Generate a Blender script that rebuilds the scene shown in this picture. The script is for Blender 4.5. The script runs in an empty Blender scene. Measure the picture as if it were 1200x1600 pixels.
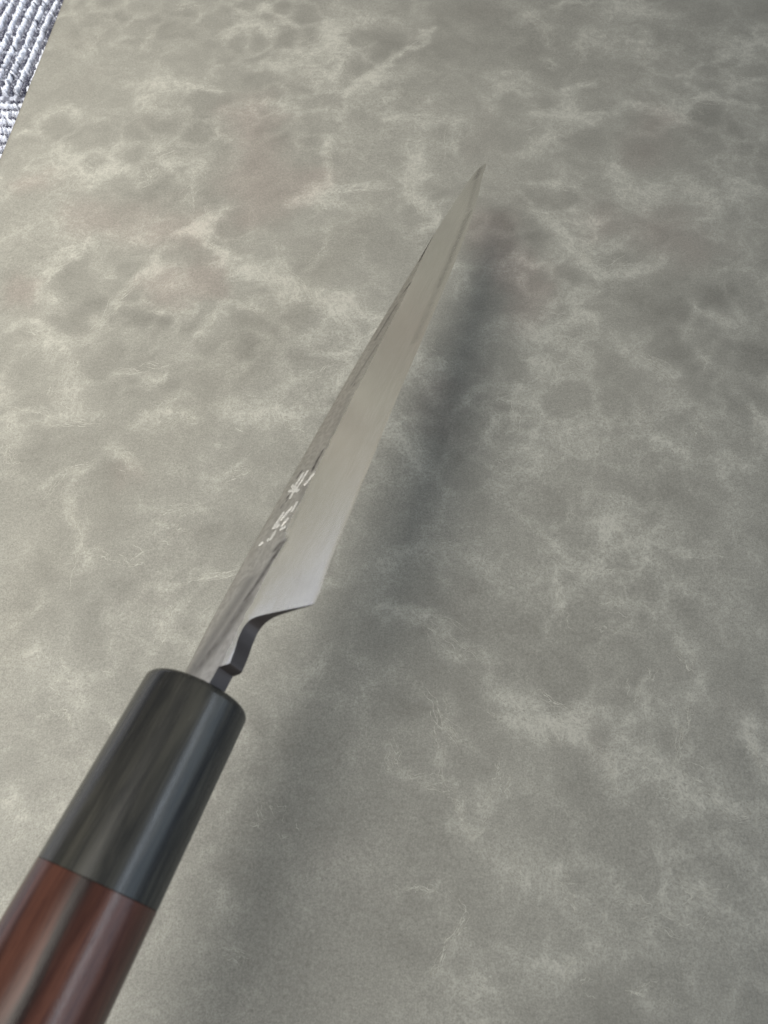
import bpy, bmesh, math, random
import numpy as np
from mathutils import Matrix, Vector

# ------------------------------------------------------------------ camera
scene = bpy.context.scene
MM = 0.001
CAM_H = 0.198
PITCH = 63.5                                   # degrees below the horizon
cam_data = bpy.data.cameras.new("camera")
cam_data.sensor_fit = 'VERTICAL'
cam_data.sensor_height = 36.0
cam_data.lens = 1109.0 / 1600.0 * 36.0
cam_data.clip_start = 0.005
cam_data.clip_end = 50.0
cam_data.dof.use_dof = True
cam_data.dof.focus_distance = 0.225
cam_data.dof.aperture_fstop = 24.0
camera = bpy.data.objects.new("camera", cam_data)
scene.collection.objects.link(camera)
camera.location = (0, 0, CAM_H)
camera.rotation_euler = (math.radians(90 - PITCH), 0, 0)
scene.camera = camera

# ------------------------------------------------------------------ world and lamps
world = bpy.data.worlds.new("World")
scene.world = world
world.use_nodes = True
bg = world.node_tree.nodes["Background"]
bg.inputs[0].default_value = (0.97, 0.97, 1.0, 1)
bg.inputs[1].default_value = 0.135


def area_lamp(name, loc, target, size, size_y, watts, colour, shape='RECTANGLE'):
    d = bpy.data.lights.new(name, 'AREA')
    d.shape = shape
    d.size = size
    if shape in ('RECTANGLE', 'ELLIPSE'):
        d.size_y = size_y
    d.energy = watts
    d.color = colour
    o = bpy.data.objects.new(name, d)
    scene.collection.objects.link(o)
    o.location = loc
    o.rotation_euler = (Vector(target) - Vector(loc)).to_track_quat('-Z', 'Y').to_euler()
    return o


lamp = area_lamp("key_lamp", (-0.62, 0.05, 0.54), (-0.56, 0.25, 0.0), 1.10, 1.10, 6.4, (1.0, 0.965, 0.885), 'DISK')
lamp.data.spread = math.radians(86)  # key light from the left, spread narrowed to imitate unseen shade lower right
area_lamp("added_strip_light", (0.98, -0.20, 0.80), (-0.05, 0.0, 0.05), 1.1, 0.10, 4.4, (0.80, 0.90, 1.0))  # added strip light, shaped for the highlight along the handle
area_lamp("window_light", (1.20, -0.25, 0.42), (0.0, 0.05, 0.05), 1.2, 0.5, 3.0, (0.60, 0.79, 1.0))

scene.cycles.max_bounces = 6
scene.cycles.diffuse_bounces = 3
scene.cycles.glossy_bounces = 4

scene.view_settings.view_transform = 'Standard'
scene.view_settings.look = 'None'
scene.view_settings.exposure = 0.0
scene.view_settings.gamma = 1.0
scene.view_settings.use_curve_mapping = False

COL = scene.collection
rng = np.random.default_rng(7)


# ------------------------------------------------------------------ helpers
def link(o, parent=None):
    COL.objects.link(o)
    if parent is not None:
        o.parent = parent
    return o


def mesh_obj(name, verts, faces, mats, parent=None, smooth=True):
    me = bpy.data.meshes.new(name)
    me.from_pydata([tuple(v) for v in verts], [], faces)
    for m in (mats if isinstance(mats, (list, tuple)) else [mats]):
        me.materials.append(m)
    if smooth:
        me.polygons.foreach_set("use_smooth", [True] * len(me.polygons))
    me.update()
    return link(bpy.data.objects.new(name, me), parent)


def float_attr(o, name, values):
    a = o.data.attributes.new(name, 'FLOAT', 'POINT')
    a.data.foreach_set("value", np.asarray(values, dtype=np.float32))


class Nodes:
    """Small shorthand for building a node material."""
    def __init__(self, name):
        self.mat = bpy.data.materials.new(name)
        self.mat.use_nodes = True
        self.t = self.mat.node_tree
        self.b = self.t.nodes["Principled BSDF"]

    def n(self, kind, **kw):
        nd = self.t.nodes.new(kind)
        for k, v in kw.items():
            setattr(nd, k, v)
        return nd

    def put(self, sock, v):
        if isinstance(v, bpy.types.NodeSocket):
            self.t.links.new(v, sock)
        elif isinstance(v, (tuple, list)) and len(v) == 3 and sock.type == 'RGBA':
            sock.default_value = (*v, 1)
        else:
            sock.default_value = v

    def m(self, op, a, b=0.0, c=0.0, clamp=False):
        nd = self.n('ShaderNodeMath', operation=op, use_clamp=clamp)
        for i, v in enumerate((a, b, c)):
            self.put(nd.inputs[i], v)
        return nd.outputs[0]

    def vm(self, op, a, b=(0, 0, 0), scale=1.0):
        nd = self.n('ShaderNodeVectorMath', operation=op)
        self.put(nd.inputs[0], a)
        if op == 'SCALE':
            self.put(nd.inputs['Scale'], scale)
        else:
            self.put(nd.inputs[1], b)
        return nd.outputs[0]

    def ramp(self, v, lo, hi, a=0.0, b=1.0):
        nd = self.n('ShaderNodeMapRange', interpolation_type='SMOOTHSTEP')
        for i, x in enumerate((v, lo, hi, a, b)):
            self.put(nd.inputs[i], x)
        return nd.outputs[0]

    def mix(self, f, a, b, blend='MIX'):
        nd = self.n('ShaderNodeMix', data_type='RGBA', blend_type=blend)
        self.put(nd.inputs[0], f)
        self.put(nd.inputs[6], a)
        self.put(nd.inputs[7], b)
        return nd.outputs[2]

    def noise(self, vec, scale, detail=3.0, rough=0.55, distort=0.0, out=0):
        nd = self.n('ShaderNodeTexNoise')
        self.put(nd.inputs['Vector'], vec)
        self.put(nd.inputs['Scale'], scale)
        self.put(nd.inputs['Detail'], detail)
        self.put(nd.inputs['Roughness'], rough)
        self.put(nd.inputs['Distortion'], distort)
        return nd.outputs[out]

    def attr(self, name):
        return self.n('ShaderNodeAttribute', attribute_name=name).outputs['Fac']

    def bump(self, h, strength, dist, normal=None):
        nd = self.n('ShaderNodeBump')
        self.put(nd.inputs['Height'], h)
        nd.inputs['Strength'].default_value = strength
        nd.inputs['Distance'].default_value = dist
        if normal is not None:
            self.put(nd.inputs['Normal'], normal)
        return nd.outputs[0]

    def set(self, **kw):
        for k, v in kw.items():
            self.put(self.b.inputs[k.replace('_', ' ')], v)
        return self.mat


def stroke_field(px, py, strokes, strongest=False):
    """Soft marks: each is a polyline (x,y,x,y,...), a half width and a strength."""
    out = np.zeros_like(px)
    for pts, w, s in strokes:
        P = np.array(pts, float).reshape(-1, 2)
        lo, hi = P.min(0) - 3 * w, P.max(0) + 3 * w
        sel = np.nonzero((px > lo[0]) & (px < hi[0]) & (py > lo[1]) & (py < hi[1]))[0]
        if not len(sel):
            continue
        x, y = px[sel], py[sel]
        d2 = np.full(len(sel), 1e9)
        for (x0, y0), (x1, y1) in zip(P[:-1], P[1:]):
            dx, dy = x1 - x0, y1 - y0
            t = np.clip(((x - x0) * dx + (y - y0) * dy) / (dx * dx + dy * dy + 1e-9), 0, 1)
            d2 = np.minimum(d2, (x - x0 - t * dx) ** 2 + (y - y0 - t * dy) ** 2)
        g = s * np.exp(-d2 / (w * w) * 0.9)
        out[sel] = np.maximum(out[sel], g) if strongest else out[sel] + g
    return out


def vnoise(x, y, seed):
    """Value noise on a lattice, smooth, in 0..1."""
    r = np.random.default_rng(seed).random((256, 256))
    xi, yi = np.floor(x).astype(int), np.floor(y).astype(int)
    fx, fy = x - xi, y - yi
    fx, fy = fx * fx * (3 - 2 * fx), fy * fy * (3 - 2 * fy)
    g = lambda a, b: r[a % 256, b % 256]
    return (g(xi, yi) * (1 - fx) + g(xi + 1, yi) * fx) * (1 - fy) + (g(xi, yi + 1) * (1 - fx) + g(xi + 1, yi + 1) * fx) * fy


def fbm(x, y, seed, octaves=5):
    out, amp, tot = np.zeros_like(x), 1.0, 0.0
    for i in range(octaves):
        c, s = math.cos(0.7 * i + 0.3), math.sin(0.7 * i + 0.3)
        out += amp * vnoise((x * c - y * s) * 2 ** i + 50 + 13 * i, (x * s + y * c) * 2 ** i + 90 + 7 * i, seed + i)
        tot += amp
        amp *= 0.52
    return out / tot


def cell_edges(x, y, size, seed):
    """Soft ridges between the cells of a jittered grid, 1 on the ridge and 0 inside a cell."""
    r = np.random.default_rng(seed).random((128, 128, 2))
    x, y = x / size + 40, y / size + 40
    xi, yi = np.floor(x).astype(int), np.floor(y).astype(int)
    f1, f2 = np.full(x.shape, 9.0), np.full(x.shape, 9.0)
    for a in (-1, 0, 1):
        for b in (-1, 0, 1):
            j = r[(xi + a) % 128, (yi + b) % 128]
            d = np.hypot(xi + a + j[..., 0] - x, yi + b + j[..., 1] - y)
            f2 = np.minimum(f2, np.maximum(f1, d))
            f1 = np.minimum(f1, d)
    t = np.clip(1 - (f2 - f1) / 0.42, 0, 1)
    return t * t * (3 - 2 * t)


# marks of the hide, in mm on the floor: polyline, half width, strength (plus pale, minus dark)
PATCHES = [
    ((-134,295,-141,297,-145,288),3.3,0.6), ((-135,351,-136,336),2.4,0.3), ((-110,354,-111,336),2.1,0.3), ((-99,369,-93,372),3.7,0.4),
    ((-59,375,-44,356),1.5,0.8), ((-12,361,-30,341,-49,326),6.6,0.8), ((-61,356,-51,351),3.6,0.5), ((-76,348,-72,351),4.5,0.5),
    ((-24,351,-27,312),5.3,0.7), ((27,356,3,329,-20,303),1.8,0.9), ((0,322,-9,312),5.7,0.6), ((-116,312,-97,312,-74,308),2.6,0.5),
    ((-104,303,-102,295),3.4,0.5), ((-131,266,-124,252,-113,254),4.7,0.7), ((-112,252,-96,250,-88,268),4.2,0.6), ((-77,262,-77,243,-74,226),3.6,0.6),
    ((-81,219,-75,223,-62,211),1.7,1.2), ((-65,233,-75,222),2.5,0.8), ((-62,207,-41,198,-19,184,-2,179),3.3,0.9), ((-134,176,-121,170,-114,166),3.2,0.8),
    ((-127,198,-122,182),2.8,0.6), ((-118,212,-125,201),2.4,0.5), ((-86,203,-97,188,-97,179,-107,167),2.1,0.7), ((-86,181,-75,179),0.9,0.6),
    ((-61,185,-64,170),1.8,0.5), ((-58,184,-42,179),1.9,0.4), ((-93,153,-75,153),1.3,0.6), ((-128,137,-116,136,-109,132,-98,133),1.5,0.6),
    ((-112,159,-106,140),4.8,0.4), ((-69,142,-79,132),2.1,0.5), ((-71,137,-64,132),2.1,0.5), ((-50,138,-37,137),5.4,0.6),
    ((-34,135,-23,125),2.1,0.4), ((-91,117,-103,112,-107,104),1.4,0.6), ((-87,122,-79,114),2.1,0.8), ((-98,112,-94,92,-93,82),1.8,0.6),
    ((-55,110,-43,114),1.2,0.5), ((-76,101,-58,101),2.0,0.4), ((-127,127,-122,115),3.8,0.5), ((-41,237,-21,243,0,246),1.5,0.7),
    ((-28,239,-23,238),5.6,0.5), ((-24,272,-21,246),2.1,0.7), ((15,266,10,243,18,228),2.6,0.8), ((0,288,30,288,28,266),2.7,0.5),
    ((-18,224,-29,201),1.5,0.4), ((-28,150,-15,153),4.9,0.5), ((10,224,23,224),2.0,0.5), ((68,367,76,356,76,341),2.4,0.5),
    ((72,331,77,324),2.9,0.6), ((94,354,91,329),1.8,0.5), ((122,351,118,329),1.5,0.3), ((114,367,138,364),3.7,0.5),
    ((81,373,103,376),1.2,0.6), ((158,346,163,338),6.5,0.6), ((179,356,178,346),4.2,0.6), ((51,308,62,308),2.8,0.5),
    ((64,295,77,290,84,286),1.9,0.8), ((79,295,85,308,91,312),2.5,0.8), ((68,282,61,266),4.3,0.5), ((79,284,70,276),3.3,0.5),
    ((83,288,115,299),2.2,0.4), ((128,295,128,288),3.9,0.6), ((135,301,162,297),1.7,0.7), ((151,312,164,317),1.4,0.4),
    ((60,248,75,244),1.8,0.7), ((71,254,68,243),1.6,0.5), ((94,254,100,239,111,243),4.7,0.8), ((124,243,132,235),5.1,0.8),
    ((142,246,154,243),3.1,0.4), ((53,233,68,226),2.5,0.5), ((72,221,81,214,77,201,101,201),5.4,0.5), ((29,199,27,188),1.9,0.5),
    ((53,173,62,176,76,176),2.3,0.6), ((57,170,70,164),2.3,0.4), ((84,164,101,150),2.7,0.6), ((112,182,122,176,122,170),2.1,0.5),
    ((117,164,108,153),2.7,0.5), ((14,164,20,153),4.5,0.6), ((53,156,71,157),3.1,0.5), ((33,142,52,142),0.9,0.5),
    ((44,145,44,129,51,129),1.5,0.6), ((4,125,14,117),4.6,0.6), ((31,118,39,115),1.9,0.5), ((86,122,100,121),1.0,0.6),
    ((103,135,107,125),3.4,0.4), ((125,137,125,127),3.0,0.5), ((110,117,116,117),2.9,0.5), ((68,96,74,88),5.9,0.6),
    ((51,86,56,79,77,79),2.3,0.6), ((52,77,53,65),1.5,0.5), ((85,85,101,84),0.8,0.7), ((59,62,68,60),0.7,0.6),
    ((62,69,75,67),2.6,0.4), ((4,84,19,86,31,82),5.4,0.5), ((0,67,15,61,25,52,30,45),2.2,0.7), ((33,40,41,41,52,35),2.8,0.8),
    ((28,38,45,31),2.4,0.5), ((74,50,70,40),0.9,0.6), ((85,43,78,26),1.4,0.5), ((84,56,88,49),2.2,0.5),
    ((99,33,100,23),1.4,0.7), ((98,14,89,12,77,20),1.7,0.5), ((68,25,75,17,83,17),4.2,0.6), ((60,26,60,18),2.0,0.5),
    ((10,47,16,35,26,26),1.0,0.5), ((16,43,15,23),0.9,0.5), ((1,31,2,23),1.4,0.4), ((3,22,17,18),0.7,0.5),
    ((17,17,21,9),1.2,0.5), ((27,17,23,9,16,8),1.5,0.5), ((32,26,30,18),2.4,0.4), ((32,2,35,-2),1.9,0.5),
    ((41,-1,47,-9),1.6,0.5), ((56,-8,72,-8,82,-5),4.4,0.5), ((14,-5,19,-11,14,-19,11,-24),1.5,0.5), ((2,-5,14,-5),0.6,0.4),
    ((41,-20,52,-19),4.6,0.6), ((60,-26,63,-26),2.7,0.4), ((18,-23,22,-25),2.1,0.4), ((-97,50,-83,43),5.4,0.5),
    ((-88,40,-85,33),3.1,0.4), ((-69,94,-65,95),4.0,0.5), ((-70,73,-42,79),0.8,0.6), ((-91,84,-73,82),3.1,0.4),
    ((-64,58,-62,69),2.6,0.3), ((-100,17,-95,14),2.3,0.5), ((-40,-17,-33,-20),0.8,0.5), ((-33,15,-26,8),3.3,0.3),
    ((-7,346,3,343),7.2,-0.8), ((15,333,25,334),4.1,-0.5), ((-115,206,-117,191),4.3,-0.7), ((-99,204,-97,203),4.8,-0.7),
    ((-138,198,-136,191),4.3,-0.5), ((-113,176,-105,182),5.1,-0.7), ((-93,175,-89,175),3.5,-0.6), ((-83,173,-76,174),3.2,-0.5),
    ((-68,204,-63,191),3.8,-0.6), ((-90,244,-80,244),6.5,-0.5), ((-57,246,-47,246),7.8,-0.3), ((-35,179,-30,178),4.6,-0.5),
    ((-50,164,-32,164),6.8,-0.4), ((-90,148,-72,148),3.1,-0.4), ((-113,125,-97,125),5.2,-0.4), ((-129,156,-114,157),6.7,-0.4),
    ((-90,111,-85,112),4.1,-0.5), ((-81,96,-66,97),3.4,-0.4), ((-61,92,-45,92),5.5,-0.4), ((43,228,47,218),9.5,-0.9),
    ((59,223,59,218),4.0,-0.5), ((76,278,87,278),6.8,-0.3), ((105,270,110,269),4.0,-0.5), ((135,286,151,286),6.6,-0.4),
    ((122,276,135,276),4.9,-0.3), ((100,185,100,173),7.9,-0.7), ((121,188,125,186),4.7,-0.8), ((126,162,131,160),3.4,-0.7),
    ((103,162,107,159),6.7,-0.5), ((75,182,79,182),2.8,-0.5), ((62,194,76,194),3.6,-0.4), ((40,191,50,190),7.6,-0.5),
    ((44,159,46,155),4.9,-0.6), ((45,110,57,110),8.2,-0.4), ((22,140,21,129),9.6,-0.3), ((76,88,80,88),2.3,-0.4),
    ((57,47,56,40),8.0,-0.3), ((26,58,40,58),6.6,-0.3), ((24,40,26,30),6.6,-0.4), ((5,40,9,40),3.2,-0.6),
    ((54,25,56,15),5.7,-0.4), ((7,11,6,5),8.1,-0.4), ((28,-11,37,-11),7.0,-0.4), ((55,-26,55,-29),3.3,-0.5),
    ((3,-11,12,-11),5.9,-0.3), ((92,101,98,99),8.0,-0.3), ((-31,26,-25,18),6.8,-0.2), ((-15,-17,-6,-20),7.6,-0.2),
    ((31,367,55,369),6.2,-0.3), ((34,303,46,274),9.7,-0.25), ((157,367,162,361),9.2,-0.3),
]
BLUSH = [
    ((-55,290,-51,232),14.6,0.8), ((-116,232,-80,224),13.8,0.7), ((-145,246,-138,250),7.8,0.6), ((-137,191,-130,190),7.1,0.7),
    ((-31,246,-26,250),9.1,0.6), ((-88,194,-73,191),9.5,0.6), ((-65,201,-62,191),6.0,0.6), ((42,221,48,198),12.2,0.7),
    ((55,201,46,176),9.4,0.4), ((90,224,118,214),14.9,0.5), ((20,150,17,127),8.6,0.6), ((-82,111,-77,112),5.1,0.5),
    ((106,262,119,290),10.8,0.4), ((19,77,23,69),7.6,0.3),
]
# strokes cut into the blade and dark marks on it, in mm along and across the blade
CHARS = [
   [ (54.8, -3.6, 49.9, -3.7), (55.0, -1.8, 49.2, -2.3), (52.8, 2.2, 51.4, 1.2), (51.3, 1.6, 49.4, 0.4), (49.5, -5.7, 48.1, -0.2), (48.4, -3.0, 46.1, -2.9), (51.3, -5.7, 47.7, -0.6) ],
   [ (44.1, 1.6, 40.8, 1.6), (42.9, 0.6, 41.3, -0.4, 39.2, -1.3), (42.0, -2.1, 37.2, -3.0), (39.3, 1.7, 36.9, 0.4), (36.5, 2.8, 36.0, 0.8), (39.9, -2.5, 36.7, -1.6), (37.5, -3.2, 37.7, -0.2) ],
   [ (36.3, -1.0, 33.3, -1.1), (33.7, -3.8, 32.8, -5.0), (33.3, -1.1, 34.1, -2.5) ],
]
DARK_MARKS = [
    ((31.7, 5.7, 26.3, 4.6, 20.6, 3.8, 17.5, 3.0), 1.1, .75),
    ((16.6, 3.7, 7.6, 2.2, 1.3, -0.6), 2.4, .6),  # soft dark band at the neck
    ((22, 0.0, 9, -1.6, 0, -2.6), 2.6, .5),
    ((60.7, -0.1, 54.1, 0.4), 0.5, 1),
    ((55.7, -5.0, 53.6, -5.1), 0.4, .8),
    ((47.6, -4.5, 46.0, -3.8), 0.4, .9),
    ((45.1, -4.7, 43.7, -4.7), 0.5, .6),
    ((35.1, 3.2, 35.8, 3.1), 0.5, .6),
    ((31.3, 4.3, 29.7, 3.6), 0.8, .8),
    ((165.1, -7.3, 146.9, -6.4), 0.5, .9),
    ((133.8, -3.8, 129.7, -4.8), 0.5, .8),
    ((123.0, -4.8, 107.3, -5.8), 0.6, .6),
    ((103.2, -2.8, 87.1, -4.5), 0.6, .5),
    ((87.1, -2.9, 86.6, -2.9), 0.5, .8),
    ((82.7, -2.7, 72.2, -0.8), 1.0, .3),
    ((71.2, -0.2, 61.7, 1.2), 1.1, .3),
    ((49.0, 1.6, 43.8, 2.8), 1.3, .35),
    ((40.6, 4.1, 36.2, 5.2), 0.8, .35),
    ((162, 8.4, 142, 10.9, 120, 13.4), 1.9, .42),  # soft darker band near the edge
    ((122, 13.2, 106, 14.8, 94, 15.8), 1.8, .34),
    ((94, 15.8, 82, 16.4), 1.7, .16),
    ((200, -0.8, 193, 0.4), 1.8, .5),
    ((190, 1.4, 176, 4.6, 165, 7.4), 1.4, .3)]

# ------------------------------------------------------------------ the leather mat
def leather_material():
    k = Nodes("distressed_leather")
    pos = k.n('ShaderNodeTexCoord').outputs['Object']
    p = k.vm('SCALE', pos, scale=1000.0)                         # millimetres
    pale0, blush = k.attr("pale"), k.attr("blush")
    sway = k.n('ShaderNodeCombineXYZ')
    k.put(sway.inputs[0], k.attr("sway_x"))
    k.put(sway.inputs[1], k.attr("sway_y"))
    q = k.vm('ADD', p, sway.outputs[0])
    mid = k.noise(q, 0.30, 3, 0.62)
    net = k.attr("net")

    def cells(scale, lo, hi, vec, wob):
        vo = k.n('ShaderNodeTexVoronoi', feature='DISTANCE_TO_EDGE')
        k.put(vo.inputs['Vector'], vec)
        vo.inputs['Scale'].default_value = scale
        d = k.m('ADD', vo.outputs['Distance'], k.m('MULTIPLY', k.m('SUBTRACT', mid, 0.5), wob))
        return k.ramp(d, lo, hi, 1.0, 0.0), d

    wide = k.attr("wide")
    thin, d2 = cells(0.15, 0.0, 0.12, q, 0.26)
    pale = k.m('ADD', pale0, k.m('MULTIPLY', k.m('SUBTRACT', mid, 0.5), 0.55))
    pale = k.m('ADD', pale, k.m('MULTIPLY', k.m('SUBTRACT', wide, 0.42), k.m('MULTIPLY', net, 0.42)))
    pale = k.m('ADD', pale, k.m('MULTIPLY', k.m('SUBTRACT', thin, 0.25), k.ramp(pale, -0.1, 0.7, 0.02, 0.30)))
    # fine creases: thin wandering lines, strongest where the hide is pale
    st = k.n('ShaderNodeMapping')
    k.put(st.inputs['Vector'], q)
    st.inputs['Rotation'].default_value = (0, 0, 0.6)
    st.inputs['Scale'].default_value = (1.0, 0.5, 1.0)

    def ridge(vec, scale, w, det=1.5):
        nz = k.noise(vec, scale, det, 0.5, 0.0)
        return k.ramp(k.m('ABSOLUTE', k.m('SUBTRACT', nz, 0.5)), 0.0, w, 1.0, 0.0)
    veins = k.m('MAXIMUM', ridge(q, 0.38, 0.060), k.m('MULTIPLY', ridge(st.outputs[0], 0.75, 0.085), 0.8))
    veins = k.m('MULTIPLY', veins, k.m('MULTIPLY', k.ramp(pale, -0.2, 0.5), k.ramp(mid, 0.40, 0.60, 0.15, 1.0)))
    scratch = k.m('MULTIPLY', ridge(q, 0.11, 0.013, 1.2), k.ramp(pale, 0.02, 0.42))
    veins = k.m('MAXIMUM', veins, k.m('MULTIPLY', scratch, 0.8))
    g1 = k.noise(p, 1.05, 2, 0.7)
    g2 = k.noise(p, 2.3, 1, 0.6)
    grain = k.m('ADD', k.m('MULTIPLY', k.m('SUBTRACT', g1, 0.5), 0.6), k.m('MULTIPLY', k.m('SUBTRACT', g2, 0.5), 0.75))
    tone = k.m('ADD', k.ramp(pale, -1.55, 1.8), k.m('MULTIPLY', grain, k.ramp(pale, -0.5, 0.6, 0.75, 1.3)))
    tone = k.m('ADD', tone, k.m('MULTIPLY', veins, 0.38), clamp=True)
    col = k.mix(tone, (0.184, 0.178, 0.157), (0.490, 0.479, 0.424))
    pink = k.ramp(blush, 0.05, 0.95, 0.0, 0.36)
    col = k.mix(pink, col, k.mix(1.0, col, (1.12, 0.94, 0.95), 'MULTIPLY'))
    rough = k.m('ADD', 0.50, k.m('MULTIPLY', k.m('SUBTRACT', mid, 0.5), 0.2))
    n1 = k.bump(g1, 0.35, 0.0003)
    return k.set(Base_Color=col, Roughness=rough, Normal=n1, Specular_IOR_Level=0.36)


MAT_LEFT, MAT_RIGHT, MAT_NEAR, MAT_FAR = -0.160, 0.340, -0.230, 0.560
MAT_T = 0.0022
MAT_TURN = math.radians(-1.6)


def mat_height(fx, fy):
    return 0.0005 * (vnoise(fx / 70 + 9, fy / 70 + 9, 5) - .5) + 0.0002 * (vnoise(fx / 22 + 9, fy / 22 + 9, 6) - .5)


def build_mat():
    x0, x1, y0, y1 = MAT_LEFT, MAT_RIGHT, MAT_NEAR, MAT_FAR
    step = 0.0014
    xs = np.unique(np.r_[np.arange(x0, 0.225, step), np.arange(0.225, x1, 0.01), x1])
    ys = np.unique(np.r_[np.arange(y0, -0.06, 0.01), np.arange(-0.06, 0.42, step), np.arange(0.42, y1, 0.01), y1])
    X, Y = np.meshgrid(xs, ys)
    nx, ny = len(xs), len(ys)
    # pattern coordinates: where each point of the hide lies on the floor, in mm
    c, s = math.cos(MAT_TURN), math.sin(MAT_TURN)
    ox, oy = -0.1575, 0.32
    wx, wy = ox + (X - x0) * c - (Y - oy) * s, oy + (X - x0) * s + (Y - oy) * c
    fx, fy = wx.ravel() * 1000, wy.ravel() * 1000
    # the marks of the hide wander a little
    jx = (vnoise(fx / 9 + 40, fy / 9 + 40, 1) - .5) * 7 + (vnoise(fx / 3.5 + 40, fy / 3.5 + 40, 2) - .5) * 3.2
    jy = (vnoise(fx / 9 + 80, fy / 9 + 80, 3) - .5) * 7 + (vnoise(fx / 3.5 + 80, fy / 3.5 + 80, 4) - .5) * 3.2
    wide = [(pts, w * 1.25, s * (0.66 if s > 0 else 0.52)) for pts, w, s in PATCHES]
    pale = stroke_field(fx + jx, fy + jy, wide)
    sway_x, sway_y = (fbm(fx / 12, fy / 12, 31) - .5) * 9, (fbm(fx / 12, fy / 12, 41) - .5) * 9
    gx, gy = fx + sway_x * 1.3, fy + sway_y * 1.3
    pale += (fbm(gx / 34, gy / 34, 11) - .5) * 0.75 + (fbm(gx / 11, gy / 11, 17) - .5) * 0.45
    rid = 1 - np.abs(2 * fbm(gx / 26, gy / 26, 23, 3) - 1) * 3.2
    pale += 0.22 * np.clip(rid, 0, 1) ** 2 - 0.16
    wide = cell_edges(gx + (fbm(fx / 6, fy / 6, 71, 3) - .5) * 7, gy + (fbm(fx / 6, fy / 6, 81, 3) - .5) * 7, 17.0, 5)
    net = np.clip((fbm(gx / 45, gy / 45, 61) - .38) * 4.0, 0.15, 1.0)
    blush = stroke_field(fx + jx, fy + jy, BLUSH) + (fbm(gx / 22, gy / 22, 51) - .5) * .8
    Z = mat_height(fx, fy)
    top = np.c_[X.ravel() - x0, Y.ravel() - oy, Z]
    idx = np.arange(nx * ny).reshape(ny, nx)
    faces = np.stack([idx[:-1, :-1], idx[:-1, 1:], idx[1:, 1:], idx[1:, :-1]], -1).reshape(-1, 4).tolist()
    loop = np.r_[idx[0, :], idx[1:, -1], idx[-1, -2::-1], idx[-2:0:-1, 0]]
    n0 = len(top)
    low = top[loop].copy()
    low[:, 2] = -MAT_T
    m = len(loop)
    faces += [(int(loop[i]), n0 + i, n0 + (i + 1) % m, int(loop[(i + 1) % m])) for i in range(m)]
    faces.append(tuple(n0 + i for i in range(m))[::-1])
    o = mesh_obj("leather_mat", np.r_[top, low], faces, leather_material())
    sm = np.ones(len(faces), bool)
    sm[len(faces) - m - 1:] = False
    o.data.polygons.foreach_set("use_smooth", sm)
    float_attr(o, "pale", np.r_[pale, pale[loop]])
    float_attr(o, "blush", np.r_[blush, blush[loop]])
    float_attr(o, "net", np.r_[net, net[loop]])
    float_attr(o, "wide", np.r_[wide, wide[loop]])
    float_attr(o, "sway_x", np.r_[sway_x, sway_x[loop]])
    float_attr(o, "sway_y", np.r_[sway_y, sway_y[loop]])
    o.location = (ox, oy, 0)
    o.rotation_euler = (0, 0, MAT_TURN)
    o["label"] = "greenish grey distressed leather mat under the knife, lying on the carpet"
    o["category"] = "mat"
    return o


leather_mat = build_mat()


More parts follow.
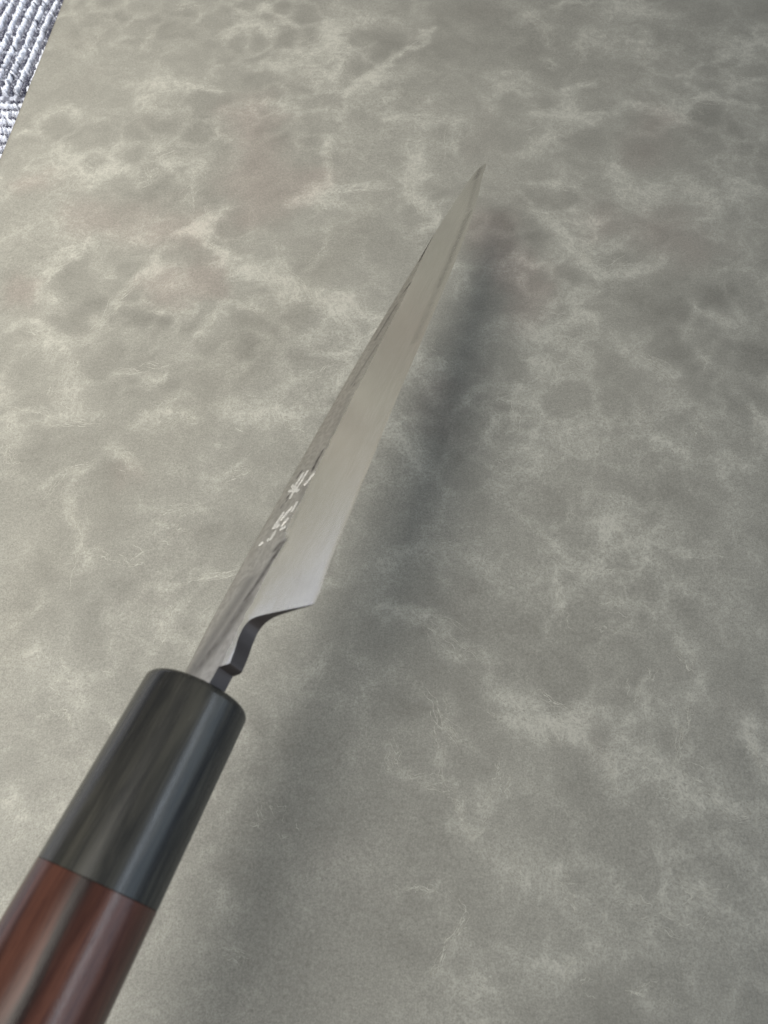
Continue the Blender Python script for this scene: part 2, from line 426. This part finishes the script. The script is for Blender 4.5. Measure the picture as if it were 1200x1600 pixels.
def build_creases():
    """Fine raised wrinkles of the hide, in loose sheaves along the pale marks."""
    r = np.random.default_rng(12)
    k = Nodes("crease_leather")
    p = k.vm('SCALE', k.n('ShaderNodeTexCoord').outputs['Object'], scale=1000.0)
    col = k.mix(k.ramp(k.noise(p, 0.8, 2, 0.6), 0.35, 0.65), (0.335, 0.327, 0.288), (0.52, 0.508, 0.452))
    mat = k.set(Base_Color=col, Roughness=0.55, Specular_IOR_Level=0.3)
    V, F = [], []
    c, s = math.cos(MAT_TURN), math.sin(MAT_TURN)
    ox, oy = -0.1575, 0.32

    def line(pts, half):
        base = len(V)
        n = len(pts)
        fx, fy = pts[:, 0], pts[:, 1]
        z = mat_height(fx, fy)
        d = np.gradient(pts, axis=0)
        d /= np.linalg.norm(d, axis=1)[:, None] + 1e-9
        nrm = np.c_[-d[:, 1], d[:, 0]]
        h = half * np.sin(np.pi * np.linspace(.04, .96, n)) ** .6 * (0.6 + 0.8 * r.random(n))
        for q, up in ((-1, -.00003), (0, .00005), (1, -.00003)):
            w = (pts + nrm * (h * q)[:, None]) / 1000 - [ox, oy]
            V.extend(np.c_[w[:, 0] * c + w[:, 1] * s, -w[:, 0] * s + w[:, 1] * c, z + up].tolist())
        for i in range(n - 1):
            for a in (0, 1):
                F.append((base + a * n + i, base + a * n + i + 1, base + (a + 1) * n + i + 1, base + (a + 1) * n + i))

    for pts, w, st in PATCHES:
        if st <= 0:
            continue
        P = np.array(pts, float).reshape(-1, 2)
        if P[:, 0].min() < -150:
            continue
        length = np.linalg.norm(np.diff(P, axis=0), axis=1).sum()
        for _ in range(int(4 + r.integers(0, 4) + (w > 3) * 4)):
            seg = np.r_[0, np.cumsum(np.linalg.norm(np.diff(P, axis=0), axis=1))]
            t0 = r.uniform(0, .7)
            span = max(4.0, length * r.uniform(.25, .6))
            t = np.linspace(t0 * length, t0 * length + span, 16)
            q = np.c_[np.interp(t, seg, P[:, 0]), np.interp(t, seg, P[:, 1])]
            over = np.clip(t - length, 0, None)[:, None]
            d = P[-1] - P[-2]
            q = q + over * d / (np.linalg.norm(d) + 1e-9)
            q = q + r.normal(0, .55 * w + .4, 2)
            ph = r.uniform(0, 6, 4)
            f = np.linspace(0, 1, 16)
            q[:, 0] += .5 * np.sin(f * 7 + ph[0]) + .22 * np.sin(f * 19 + ph[1]) + r.normal(0, .06, 16)
            q[:, 1] += .5 * np.sin(f * 6 + ph[2]) + .22 * np.sin(f * 17 + ph[3]) + r.normal(0, .06, 16)
            if w > 3:
                a = r.uniform(-.7, .7)
                m = q.mean(0)
                q = (q - m) @ np.array([[math.cos(a), math.sin(a)], [-math.sin(a), math.cos(a)]]) * .7 + m
            half = r.uniform(.07, .17)
            line(q, half)
            if r.random() < .5:
                line(q + np.array([r.uniform(.5, 1.1), r.uniform(-.9, .9)]), half * .8)
    o = mesh_obj("crease", V, F, mat, leather_mat)
    o["kind"] = "stuff"


build_creases()


# ------------------------------------------------------------------ the ribbed carpet below the mat
def yarn_material():
    k = Nodes("heathered_yarn")
    pos = k.n('ShaderNodeTexCoord').outputs['Object']
    tone = k.attr("tone")
    fine = k.noise(k.vm('SCALE', pos, scale=1000.0), 2.2, 2, 0.8)
    v = k.m('ADD', tone, k.m('MULTIPLY', k.m('SUBTRACT', fine, 0.50), 3.0), clamp=True)
    col = k.mix(v, (0.035, 0.035, 0.065), (0.84, 0.88, 1.0))
    return k.set(Base_Color=col, Roughness=0.9, Specular_IOR_Level=0.1)


def backing_material():
    k = Nodes("carpet_backing")
    pos = k.n('ShaderNodeTexCoord').outputs['Object']
    w = k.n('ShaderNodeTexWave', wave_type='BANDS', bands_direction='X')
    k.put(w.inputs['Vector'], pos)
    w.inputs['Scale'].default_value = 55.0
    w.inputs['Distortion'].default_value = 1.0
    nz = k.noise(k.vm('SCALE', pos, scale=1000.0), 0.6, 3, 0.7)
    v = k.m('MULTIPLY', k.ramp(w.outputs['Fac'], 0.2, 0.8, 0.25, 0.9), k.ramp(nz, 0.3, 0.7, 0.5, 1.0))
    col = k.mix(v, (0.04, 0.04, 0.065), (0.70, 0.74, 0.86))
    return k.set(Base_Color=col, Roughness=0.95, Specular_IOR_Level=0.1)


CARPET_Z = -MAT_T - 0.0004


def build_carpet():
    z = CARPET_Z - 0.0042
    base = mesh_obj("carpet", [(-1.2, -1.0, z), (1.2, -1.0, z), (1.2, 1.4, z), (-1.2, 1.4, z)], [(0, 1, 2, 3)], backing_material())
    base["kind"] = "structure"
    base["label"] = "white and slate ribbed carpet under the corner of the leather mat"
    yarn = yarn_material()
    # one loop of yarn, an upright squashed knot
    ring, rows = 6, 4
    uv = [(math.cos(2 * math.pi * i / ring) * math.cos(e), math.sin(2 * math.pi * i / ring) * math.cos(e), math.sin(e))
          for e in (-0.5, 0.1, 0.75) for i in range(ring)] + [(0, 0, 1)]
    uf = [(j * ring + i, j * ring + (i + 1) % ring, (j + 1) * ring + (i + 1) % ring, (j + 1) * ring + i) for j in range(2) for i in range(ring)]
    uf += [(2 * ring + i, 2 * ring + (i + 1) % ring, 3 * ring) for i in range(ring)]
    uv = np.array(uv)
    r = np.random.default_rng(3)

    def tile(length_dir, x0, x1, y0, y1, turn, pivot):
        P = 0.0055
        V, F, T = [], [], []
        span, run = ((x0, x1), (y0, y1)) if length_dir == 'Y' else ((y0, y1), (x0, x1))
        rib = span[0]
        count = 0
        while rib < span[1]:
            for kind in (0, 1):
                drift = r.random() * 6
                t = run[0]
                while t < run[1]:
                    if kind == 0:
                        ln, wd, ht = r.uniform(.0005, .0008), r.uniform(.0012, .0016), r.uniform(.0034, .0042)
                        tone = r.choice([0.97, 0.85, 0.55, 0.22], p=[.66, .2, .09, .05])
                    else:
                        ln, wd, ht = r.uniform(.0005, .0008), r.uniform(.0011, .0015), r.uniform(.0026, .0034)
                        tone = r.choice([0.03, 0.2, 0.5, 0.9], p=[.66, .24, .08, .02])
                    across = rib + (P * 0.5 if kind else 0) + math.sin(t * 140 + drift) * 0.00025 + r.normal(0, .00016)
                    px, py = (across, t) if length_dir == 'Y' else (t, across)
                    sx, sy = (wd, ln) if length_dir == 'Y' else (ln, wd)
                    b = uv * [sx, sy, ht]
                    a = r.uniform(-.9, .9)
                    ca, sa = math.cos(a), math.sin(a)
                    b = np.c_[b[:, 0] * ca - b[:, 1] * sa, b[:, 0] * sa + b[:, 1] * ca, b[:, 2]] + r.normal(0, .00018, b.shape)
                    V.append(b + [px, py, z])
                    F.append(count)
                    T.append(tone)
                    count += 1
                    t += ln * 1.45
            rib += P
        V = np.concatenate(V)
        c, s = math.cos(turn), math.sin(turn)
        V[:, :2] = (V[:, :2] - pivot) @ np.array([[c, s], [-s, c]]) + pivot
        nv = len(uv)
        faces = [tuple(q + k * nv for q in f) for k in F for f in uf]
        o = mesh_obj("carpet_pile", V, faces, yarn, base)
        o["kind"] = "stuff"
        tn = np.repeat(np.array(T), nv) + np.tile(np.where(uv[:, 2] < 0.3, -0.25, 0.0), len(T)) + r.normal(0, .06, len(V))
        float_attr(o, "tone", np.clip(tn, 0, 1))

    seam = 0.3110
    piv = np.array([-0.158, seam])
    turn = math.radians(-3.0)
    tile('Y', -0.260, -0.148, seam + 0.0022, seam + 0.14, turn, piv)
    tile('X', -0.260, -0.148, seam - 0.14, seam - 0.0030, turn, piv)


build_carpet()


# ------------------------------------------------------------------ the knife
# local axes of the knife: X from handle to tip, Y from edge to spine, Z out of the face seen; millimetres
AX_A = Vector((0.34973446, 0.92418468, -0.15352029))
AX_H = Vector((0.6759866, -0.13548489, 0.7243521))
AX_N = Vector((-0.64863543, 0.35710855, 0.6721202))
NECK = Vector((-35.962, 33.289, 60.396)) * MM
BUTT = -139.0
knife = bpy.data.objects.new("kitchen_knife", None)
link(knife)
rot = Matrix((AX_A, -AX_H, AX_N)).transposed().to_4x4()
knife.matrix_world = Matrix.Translation(NECK + AX_A * (BUTT * MM)) @ rot
knife.empty_display_size = 0.02
knife["label"] = "kitchen knife with engraved steel blade, black ferrule and reddish wood handle above the mat"
knife["category"] = "knife"


def K(u, v, w):
    """Knife point (mm along from the ferrule, mm from spine line to edge, mm out of the face) in the knife's own frame."""
    return ((u - BUTT) * MM, -v * MM, w * MM)


SPINE = np.array([(-8, -5.4), (0, -5.7), (14, -7.4), (29, -8.3), (60, -8.8), (100, -9.2), (122, -8.5), (145, -7.5), (165, -6.8), (179, -5.9), (191, -4.5), (197, -3.7), (200.6, -2.8), (202.2, -1.6)])
LOWER = np.array([(-8, 7.2), (1.0, 7.3), (1.05, 7.5), (1.45, 10.2), (1.7, 10.6), (3.0, 10.3), (4.4, 9.9), (7.4, 8.8), (9.4, 8.5), (10.8, 8.9), (11.7, 10.4), (12.1, 12.9), (12.35, 16.5), (12.5, 21.0),
                  (12.62, 25.7), (12.75, 27.6), (13.2, 28.5), (14.9, 28.5), (19.6, 27.4), (24.9, 26.7), (33.5, 25.7), (43.2, 24.5), (68.4, 21.5), (94.8, 19.0), (122.5, 16.4), (148.2, 13.1),
                  (161.2, 10.9), (174, 8.2), (184, 5.7), (192, 3.8), (198, 2.8), (200.6, 2.1), (202.2, 1.0)])
SHIN = np.array([(-8, .42), (14, .385), (30, .40), (43, .345), (60, .33), (95, .30), (121, .24), (145, .12), (165, 0.0), (205, 0.0)])


def pchip(x, P):
    """Smooth curve through the points that does not overshoot."""
    X, Y = P[:, 0], P[:, 1]
    h, d = np.diff(X), np.diff(Y) / np.diff(X)
    m = np.r_[d[0], np.zeros(len(d) - 1), d[-1]]
    ok = d[1:] * d[:-1] > 0
    w1, w2 = 2 * h[1:] + h[:-1], h[1:] + 2 * h[:-1]
    with np.errstate(divide='ignore', invalid='ignore'):
        m[1:-1] = np.where(ok, (w1 + w2) / (w1 / d[:-1] + w2 / d[1:]), 0)
    x = np.clip(np.asarray(x, float), X[0], X[-1])
    i = np.clip(np.searchsorted(X, x, side='right') - 1, 0, len(h) - 1)
    t = (x - X[i]) / h[i]
    return Y[i] * (1 + 2 * t) * (1 - t) ** 2 + m[i] * h[i] * t * (1 - t) ** 2 + Y[i + 1] * t * t * (3 - 2 * t) + m[i + 1] * h[i] * t * t * (t - 1)


def edge_full(u):
    u = np.asarray(u, float)
    return np.where(u < 13.2, 28.6, pchip(u, LOWER))


def side_offsets(u, v):
    """Height of the near face and of the far face over the blade's reference plane, mm: ground a little one-sided."""
    t, s = thickness(u, v)
    micro = -0.05 * np.clip((s - .972) / .028, 0, 1) * (np.asarray(u) > 13.0)
    return 0.15 * t - micro, -0.85 * t - micro, s


def thickness(u, v):
    sp, ed = pchip(u, SPINE), edge_full(u)
    s = np.clip((v - sp) / (ed - sp), 0, 1)
    t0 = np.interp(u, [-8, 9, 17, 60, 120, 170, 195, 202], [3.8, 3.7, 2.4, 2.1, 1.7, 1.3, 0.8, 0.25])
    prof = np.interp(s, [0, 0.04, 0.11, .33, 0.97, 1.0], [.72, .90, 1.0, .93, .085, 0.0])
    heel = np.interp(s, [0, 0.04, 0.11, .36, .45, .53, .62, .75, 0.97, 1.0], [.72, .90, 1.0, .97, .92, .66, .40, .25, .05, 0.0])
    f = np.clip((21 - u) / 8, 0, 1)
    prof = prof * (1 - f) + heel * f
    return t0 * prof, s


def steel_material():
    k = Nodes("forged_steel")
    uvn = k.n('ShaderNodeTexCoord').outputs['Object']
    p = k.vm('SCALE', uvn, scale=1000.0)
    dark_mark, forged, rim = k.attr("dark_mark"), k.attr("forged"), k.attr("rim")
    mp = k.n('ShaderNodeMapping')
    k.put(mp.inputs['Vector'], p)
    mp.inputs['Scale'].default_value = (0.10, 3.0, 3.0)
    brush = k.noise(mp.outputs[0], 1.6, 4, 0.6)
    mottle = k.noise(p, 0.7, 4, 0.65)
    pits = k.noise(p, 2.4, 3, 0.6)
    fz = k.ramp(k.m('ADD', forged, k.m('MULTIPLY', k.m('SUBTRACT', k.noise(p, 0.45, 4, 0.6), 0.5), 0.30)), 0.46, 0.54)
    dark = k.ramp(k.m('ADD', dark_mark, k.m('MULTIPLY', k.m('MULTIPLY', k.m('SUBTRACT', mottle, 0.5), dark_mark), 1.6)), 0.04, 1.0)
    polished = k.mix(k.ramp(brush, 0.3, 0.7), (0.64, 0.63, 0.595), (0.80, 0.79, 0.75))
    black = k.mix(k.ramp(mottle, 0.35, 0.65), (0.50, 0.48, 0.445), (0.66, 0.64, 0.60))
    col = k.mix(fz, polished, black)
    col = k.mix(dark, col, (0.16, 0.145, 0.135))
    col = k.mix(rim, col, (0.125, 0.115, 0.115))
    rough = k.m('ADD', 0.20, k.m('ADD', k.m('MULTIPLY', k.m('SUBTRACT', brush, 0.5), 0.10), k.m('ADD', k.m('MULTIPLY', fz, 0.12), k.m('ADD', k.m('MULTIPLY', rim, 0.38), k.m('MULTIPLY', dark, 0.15)))))
    n1 = k.bump(brush, 0.12, 0.00004)
    n2 = k.bump(k.m('MULTIPLY', k.m('ADD', mottle, k.m('MULTIPLY', pits, 0.3)), fz), 0.018, 0.0003, n1)
    return k.set(Base_Color=col, Metallic=1.0, Roughness=rough, Normal=n2)


def build_blade():
    us = np.unique(np.round(np.r_[LOWER[:, 0], SPINE[:, 0], np.arange(-8, 1.2, 1.0), np.linspace(1.3, 2.0, 8), np.arange(2, 11, .5), np.arange(10.5, 14, .09), np.arange(14, 202, .6)], 3))
    R = 64
    side = []
    rows = []
    for u in us:
        sp, lo = float(pchip(u, SPINE)), float(pchip(u, LOWER))
        g = np.linspace(0, 1, R)
        g = np.r_[0, 0.012, g[1:-1], 1.0]
        rows.append(sp + g * (lo - sp))
    V2 = np.array(rows)
    U2 = np.repeat(us[:, None], V2.shape[1], 1)
    W0, W1, S = side_offsets(U2, V2)
    n, m = V2.shape
    verts = []
    for W in (W0, W1):
        verts.append(np.stack([(U2 - BUTT) * MM, -V2 * MM, W * MM], -1).reshape(-1, 3))
    verts = np.concatenate(verts)
    N = n * m
    rim0 = len(verts)
    # the underside of neck and heel (the choil) gets its own vertices so that it keeps its own finish
    kk = np.nonzero(us <= 13.3)[0]
    c0, c1 = verts[kk * m + m - 1].copy(), verts[N + kk * m + m - 1].copy()
    verts = np.r_[verts, c0, c1]
    idx = np.arange(N).reshape(n, m)
    f = np.stack([idx[:-1, :-1], idx[:-1, 1:], idx[1:, 1:], idx[1:, :-1]], -1).reshape(-1, 4)
    faces = [tuple(q) for q in f.tolist()] + [tuple(N + i for i in q[::-1]) for q in f.tolist()]
    for j0 in (0, m - 1):
        a = idx[:, j0]
        for i in range(n - 1):
            q = (int(a[i]), int(a[i + 1]), N + int(a[i + 1]), N + int(a[i]))
            if j0 and i + 1 < len(kk):
                q = (rim0 + i, rim0 + i + 1, rim0 + len(kk) + i + 1, rim0 + len(kk) + i)
            faces.append(q if j0 == 0 else q[::-1])
    for i0 in (0, n - 1):
        a = idx[i0, :]
        for j in range(m - 1):
            q = (int(a[j]), int(a[j + 1]), N + int(a[j + 1]), N + int(a[j]))
            faces.append(q[::-1] if i0 == 0 else q)
    o = mesh_obj("blade", verts, faces, steel_material(), knife)
    bm = bmesh.new()
    bm.from_mesh(o.data)
    for e in bm.edges:
        if len(e.link_faces) == 2 and e.calc_face_angle(0) > math.radians(35):
            e.smooth = False
    bm.to_mesh(o.data)
    bm.free()
    uu, vv, ss = U2.ravel(), V2.ravel(), S.ravel()
    sh = np.interp(uu, SHIN[:, 0], SHIN[:, 1])
    forged = np.clip(0.5 + (sh - ss) * 3.0, 0, 1)
    forged = np.where(uu < 12, np.maximum(forged, np.clip((12 - uu) / 8, 0, 1) * 0.45), forged)
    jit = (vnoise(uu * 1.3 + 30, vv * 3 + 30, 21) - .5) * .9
    st = stroke_field(uu + jit, vv + jit * .6, DARK_MARKS, True)
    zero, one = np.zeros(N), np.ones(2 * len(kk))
    float_attr(o, "dark_mark", np.r_[st, st * 0.6, one * 0])
    float_attr(o, "forged", np.r_[forged, forged, one])
    float_attr(o, "rim", np.r_[zero, zero, one])
    return o, us


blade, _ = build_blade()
blade["label"] = "narrow steel blade, dull forged along the spine, polished towards the edge"


def engraving_material():
    k = Nodes("chiselled_steel")
    p = k.vm('SCALE', k.n('ShaderNodeTexCoord').outputs['Object'], scale=1000.0)
    nz = k.noise(p, 2.0, 3, 0.6)
    col = k.mix(k.ramp(nz, 0.35, 0.65), (0.80, 0.79, 0.74), (0.95, 0.94, 0.90))
    return k.set(Base_Color=col, Metallic=0.45, Roughness=k.ramp(nz, 0.3, 0.7, 0.34, 0.5), Normal=k.bump(nz, 0.6, 0.0003))


def build_engraving():
    mat = engraving_material()
    r = random.Random(5)
    for strokes in CHARS:
        V, F = [], []
        for s in strokes:
            P = [(s[i], s[i + 1]) for i in range(0, len(s), 2)]
            L = len(P)
            rows = []
            fine = []
            for (a, b) in zip(P[:-1], P[1:]):
                fine += [(a[0] + (b[0] - a[0]) * t / 4, a[1] + (b[1] - a[1]) * t / 4) for t in range(4)]
            fine.append(P[-1])
            M = len(fine)
            for i, (u, v) in enumerate(fine):
                a, b = fine[max(i - 1, 0)], fine[min(i + 1, M - 1)]
                du, dv = b[0] - a[0], b[1] - a[1]
                ln = math.hypot(du, dv) or 1
                pu, pv = -dv / ln, du / ln
                w = (0.44 + 0.26 * r.random()) * (0.45 + 0.55 * math.sin(math.pi * (0.18 + 0.75 * i / (M - 1))))
                c = (u + r.uniform(-.08, .08), v + r.uniform(-.08, .08))
                t = float(side_offsets(c[0], c[1])[0])
                base = len(V)
                # a burr raised along both lips of the cut, a shallow groove between
                for off, up in ((-1, -0.05), (-.55, .10), (0, .03), (.55, .10), (1, -0.05)):
                    V.append(K(c[0] + pu * w * off, c[1] + pv * w * off, t + up + r.uniform(0, .05)))
                rows.append(base)
            for p, q in zip(rows[:-1], rows[1:]):
                for j in range(4):
                    F.append((p + j, p + j + 1, q + j + 1, q + j))
        mesh_obj("engraved_character", V, F, mat, blade, smooth=False)


build_engraving()


# ---- handle: a softly faceted octagon, slightly swelling towards the butt
def octagon(A, B, C, pw, count):
    out = []
    for i in range(count):
        f = 2 * math.pi * i / count
        c, s = math.cos(f), math.sin(f)
        d1, d2 = (c + s) * math.sqrt(.5), (c - s) * math.sqrt(.5)
        r = (abs(c / A) ** pw + abs(s / B) ** pw + abs(d1 / C) ** pw + abs(d2 / C) ** pw) ** (-1 / pw)
        out.append((r * c, r * s))
    return out


FERRULE_FRONT, JOINT = -3.2, -38.0
DIM = lambda u: (11.0 + (FERRULE_FRONT - u) * 0.009, 10.3 + (FERRULE_FRONT - u) * 0.009)


def lathe_handle(name, stations, mat, tone=None):
    cnt = 112
    V, F = [], []
    for u, k in stations:
        A, B = DIM(u)
        C = (A + B) / 2 * 1.012
        inset = k
        for (v, w) in octagon(A - inset, B - inset, C - inset, 7.5, cnt):
            V.append(K(u, v + 0.9 + (FERRULE_FRONT - u) * 0.014, w - 1.4 - (FERRULE_FRONT - u) * 0.012))
    n = len(stations)
    for i in range(n - 1):
        for j in range(cnt):
            F.append((i * cnt + j, i * cnt + (j + 1) % cnt, (i + 1) * cnt + (j + 1) % cnt, (i + 1) * cnt + j))
    F.append(tuple(range(cnt))[::-1])
    F.append(tuple((n - 1) * cnt + j for j in range(cnt)))
    o = mesh_obj(name, V, F, mat, knife)
    bm = bmesh.new()
    bm.from_mesh(o.data)
    bmesh.ops.recalc_face_normals(bm, faces=bm.faces)
    for e in bm.edges:
        if len(e.link_faces) == 2 and e.calc_face_angle(0) > math.radians(40):
            e.smooth = False
    bm.to_mesh(o.data)
    bm.free()
    return o


def fillet(u, r, direction, inset0=0.0, steps=7):
    return [(u + direction * r * (1 - math.cos(a)), inset0 + r * (1 - math.sin(a))) for a in [math.pi / 2 * i / steps for i in range(steps + 1)]]


def along(u0, u1, step):
    n = max(2, int(abs(u1 - u0) / step))
    return [(u0 + (u1 - u0) * i / n, 0.0) for i in range(1, n)]


def horn_material():
    k = Nodes("black_horn")
    p = k.vm('SCALE', k.n('ShaderNodeTexCoord').outputs['Object'], scale=1000.0)
    mp = k.n('ShaderNodeMapping')
    k.put(mp.inputs['Vector'], p)
    mp.inputs['Scale'].default_value = (0.045, 0.55, 0.55)
    streak = k.noise(mp.outputs[0], 0.75, 4, 0.6, 0.5)
    mp2 = k.n('ShaderNodeMapping')
    k.put(mp2.inputs['Vector'], p)
    mp2.inputs['Scale'].default_value = (0.15, 3.0, 3.0)
    fine = k.noise(mp2.outputs[0], 1.0, 3, 0.6)
    v = k.m('ADD', k.ramp(streak, 0.30, 0.80), k.m('MULTIPLY', k.m('SUBTRACT', fine, 0.5), 0.35), clamp=True)
    col = k.mix(v, (0.016, 0.017, 0.018), (0.066, 0.064, 0.054))
    rough = k.m('ADD', 0.20, k.m('MULTIPLY', fine, 0.12))
    return k.set(Base_Color=col, Roughness=rough, Normal=k.bump(fine, 0.15, 0.0001), Specular_IOR_Level=0.42)


def rosewood_material():
    k = Nodes("rosewood")
    p = k.vm('SCALE', k.n('ShaderNodeTexCoord').outputs['Object'], scale=1000.0)
    wob = k.noise(p, 0.05, 2, 0.5, out=1)
    q = k.vm('ADD', p, k.vm('SCALE', k.vm('SUBTRACT', wob, (0.5, 0.5, 0.5)), scale=5.0))
    mp = k.n('ShaderNodeMapping')
    k.put(mp.inputs['Vector'], q)
    mp.inputs['Scale'].default_value = (0.03, 0.42, 0.42)
    band = k.noise(mp.outputs[0], 0.55, 4, 0.6, 0.4)
    mp2 = k.n('ShaderNodeMapping')
    k.put(mp2.inputs['Vector'], p)
    mp2.inputs['Scale'].default_value = (0.10, 3.2, 3.2)
    pore = k.noise(mp2.outputs[0], 1.1, 4, 0.7)
    col = k.mix(k.ramp(band, 0.36, 0.62), (0.055, 0.022, 0.016), (0.112, 0.046, 0.032))
    col = k.mix(k.m('MULTIPLY', k.ramp(pore, 0.48, 0.68), 0.8), col, (0.034, 0.012, 0.011))
    col = k.mix(k.ramp(k.noise(mp.outputs[0], 0.33, 3, 0.55, 0.3), 0.57, 0.66, 0.0, 0.85), col, (0.016, 0.007, 0.008))
    sk = k.m('ADD', k.attr("streak"), k.m('MULTIPLY', k.m('SUBTRACT', pore, 0.5), 0.7))
    col = k.mix(k.ramp(sk, 0.25, 0.9, 0.0, 0.9), col, (0.012, 0.006, 0.006))
    rough = k.m('ADD', 0.15, k.m('MULTIPLY', pore, 0.14))
    return k.set(Base_Color=col, Roughness=rough, Normal=k.bump(pore, 0.16, 0.00012), Specular_IOR_Level=0.40)


horn = horn_material()
ferrule = lathe_handle("ferrule", fillet(FERRULE_FRONT, 1.5, -1) + along(FERRULE_FRONT - 1.5, JOINT, 2.0) + [(JOINT + .06, 0.0), (JOINT, 0.06)], horn)
ferrule["label"] = "black horn ferrule with grey streaks"
grip = lathe_handle("grip", [(JOINT - .005, 0.10), (JOINT - .10, -0.02)] + [(u, -0.03) for u, _ in along(JOINT - .1, BUTT + 1.6, 2.5)] + fillet(BUTT, 1.6, 1)[::-1], rosewood_material())
grip["label"] = "reddish brown wooden grip with dark streaks"

# one dark vein of heartwood runs along the grip
co = np.empty(len(grip.data.vertices) * 3)
grip.data.vertices.foreach_get("co", co)
co = co.reshape(-1, 3) * 1000
gu, gv, gw = co[:, 0] + BUTT, -co[:, 1] - 1.4, co[:, 2] + 1.9
ang = np.degrees(np.arctan2(gw, gv))
mid_line = 34 + (gu + 38) * 0.10 + (vnoise(gu / 14 + 60, gu * 0 + 3, 91) - .5) * 9
half = 5.0 + vnoise(gu / 9 + 60, gu * 0 + 8, 92) * 5
streak = np.exp(-((ang - mid_line) / half) ** 2)
streak += 0.7 * np.exp(-((ang - 118 - (gu + 38) * .15) / 7) ** 2) + 0.6 * np.exp(-((ang + 60 + (gu + 38) * .1) / 8) ** 2)
float_attr(grip, "streak", streak)
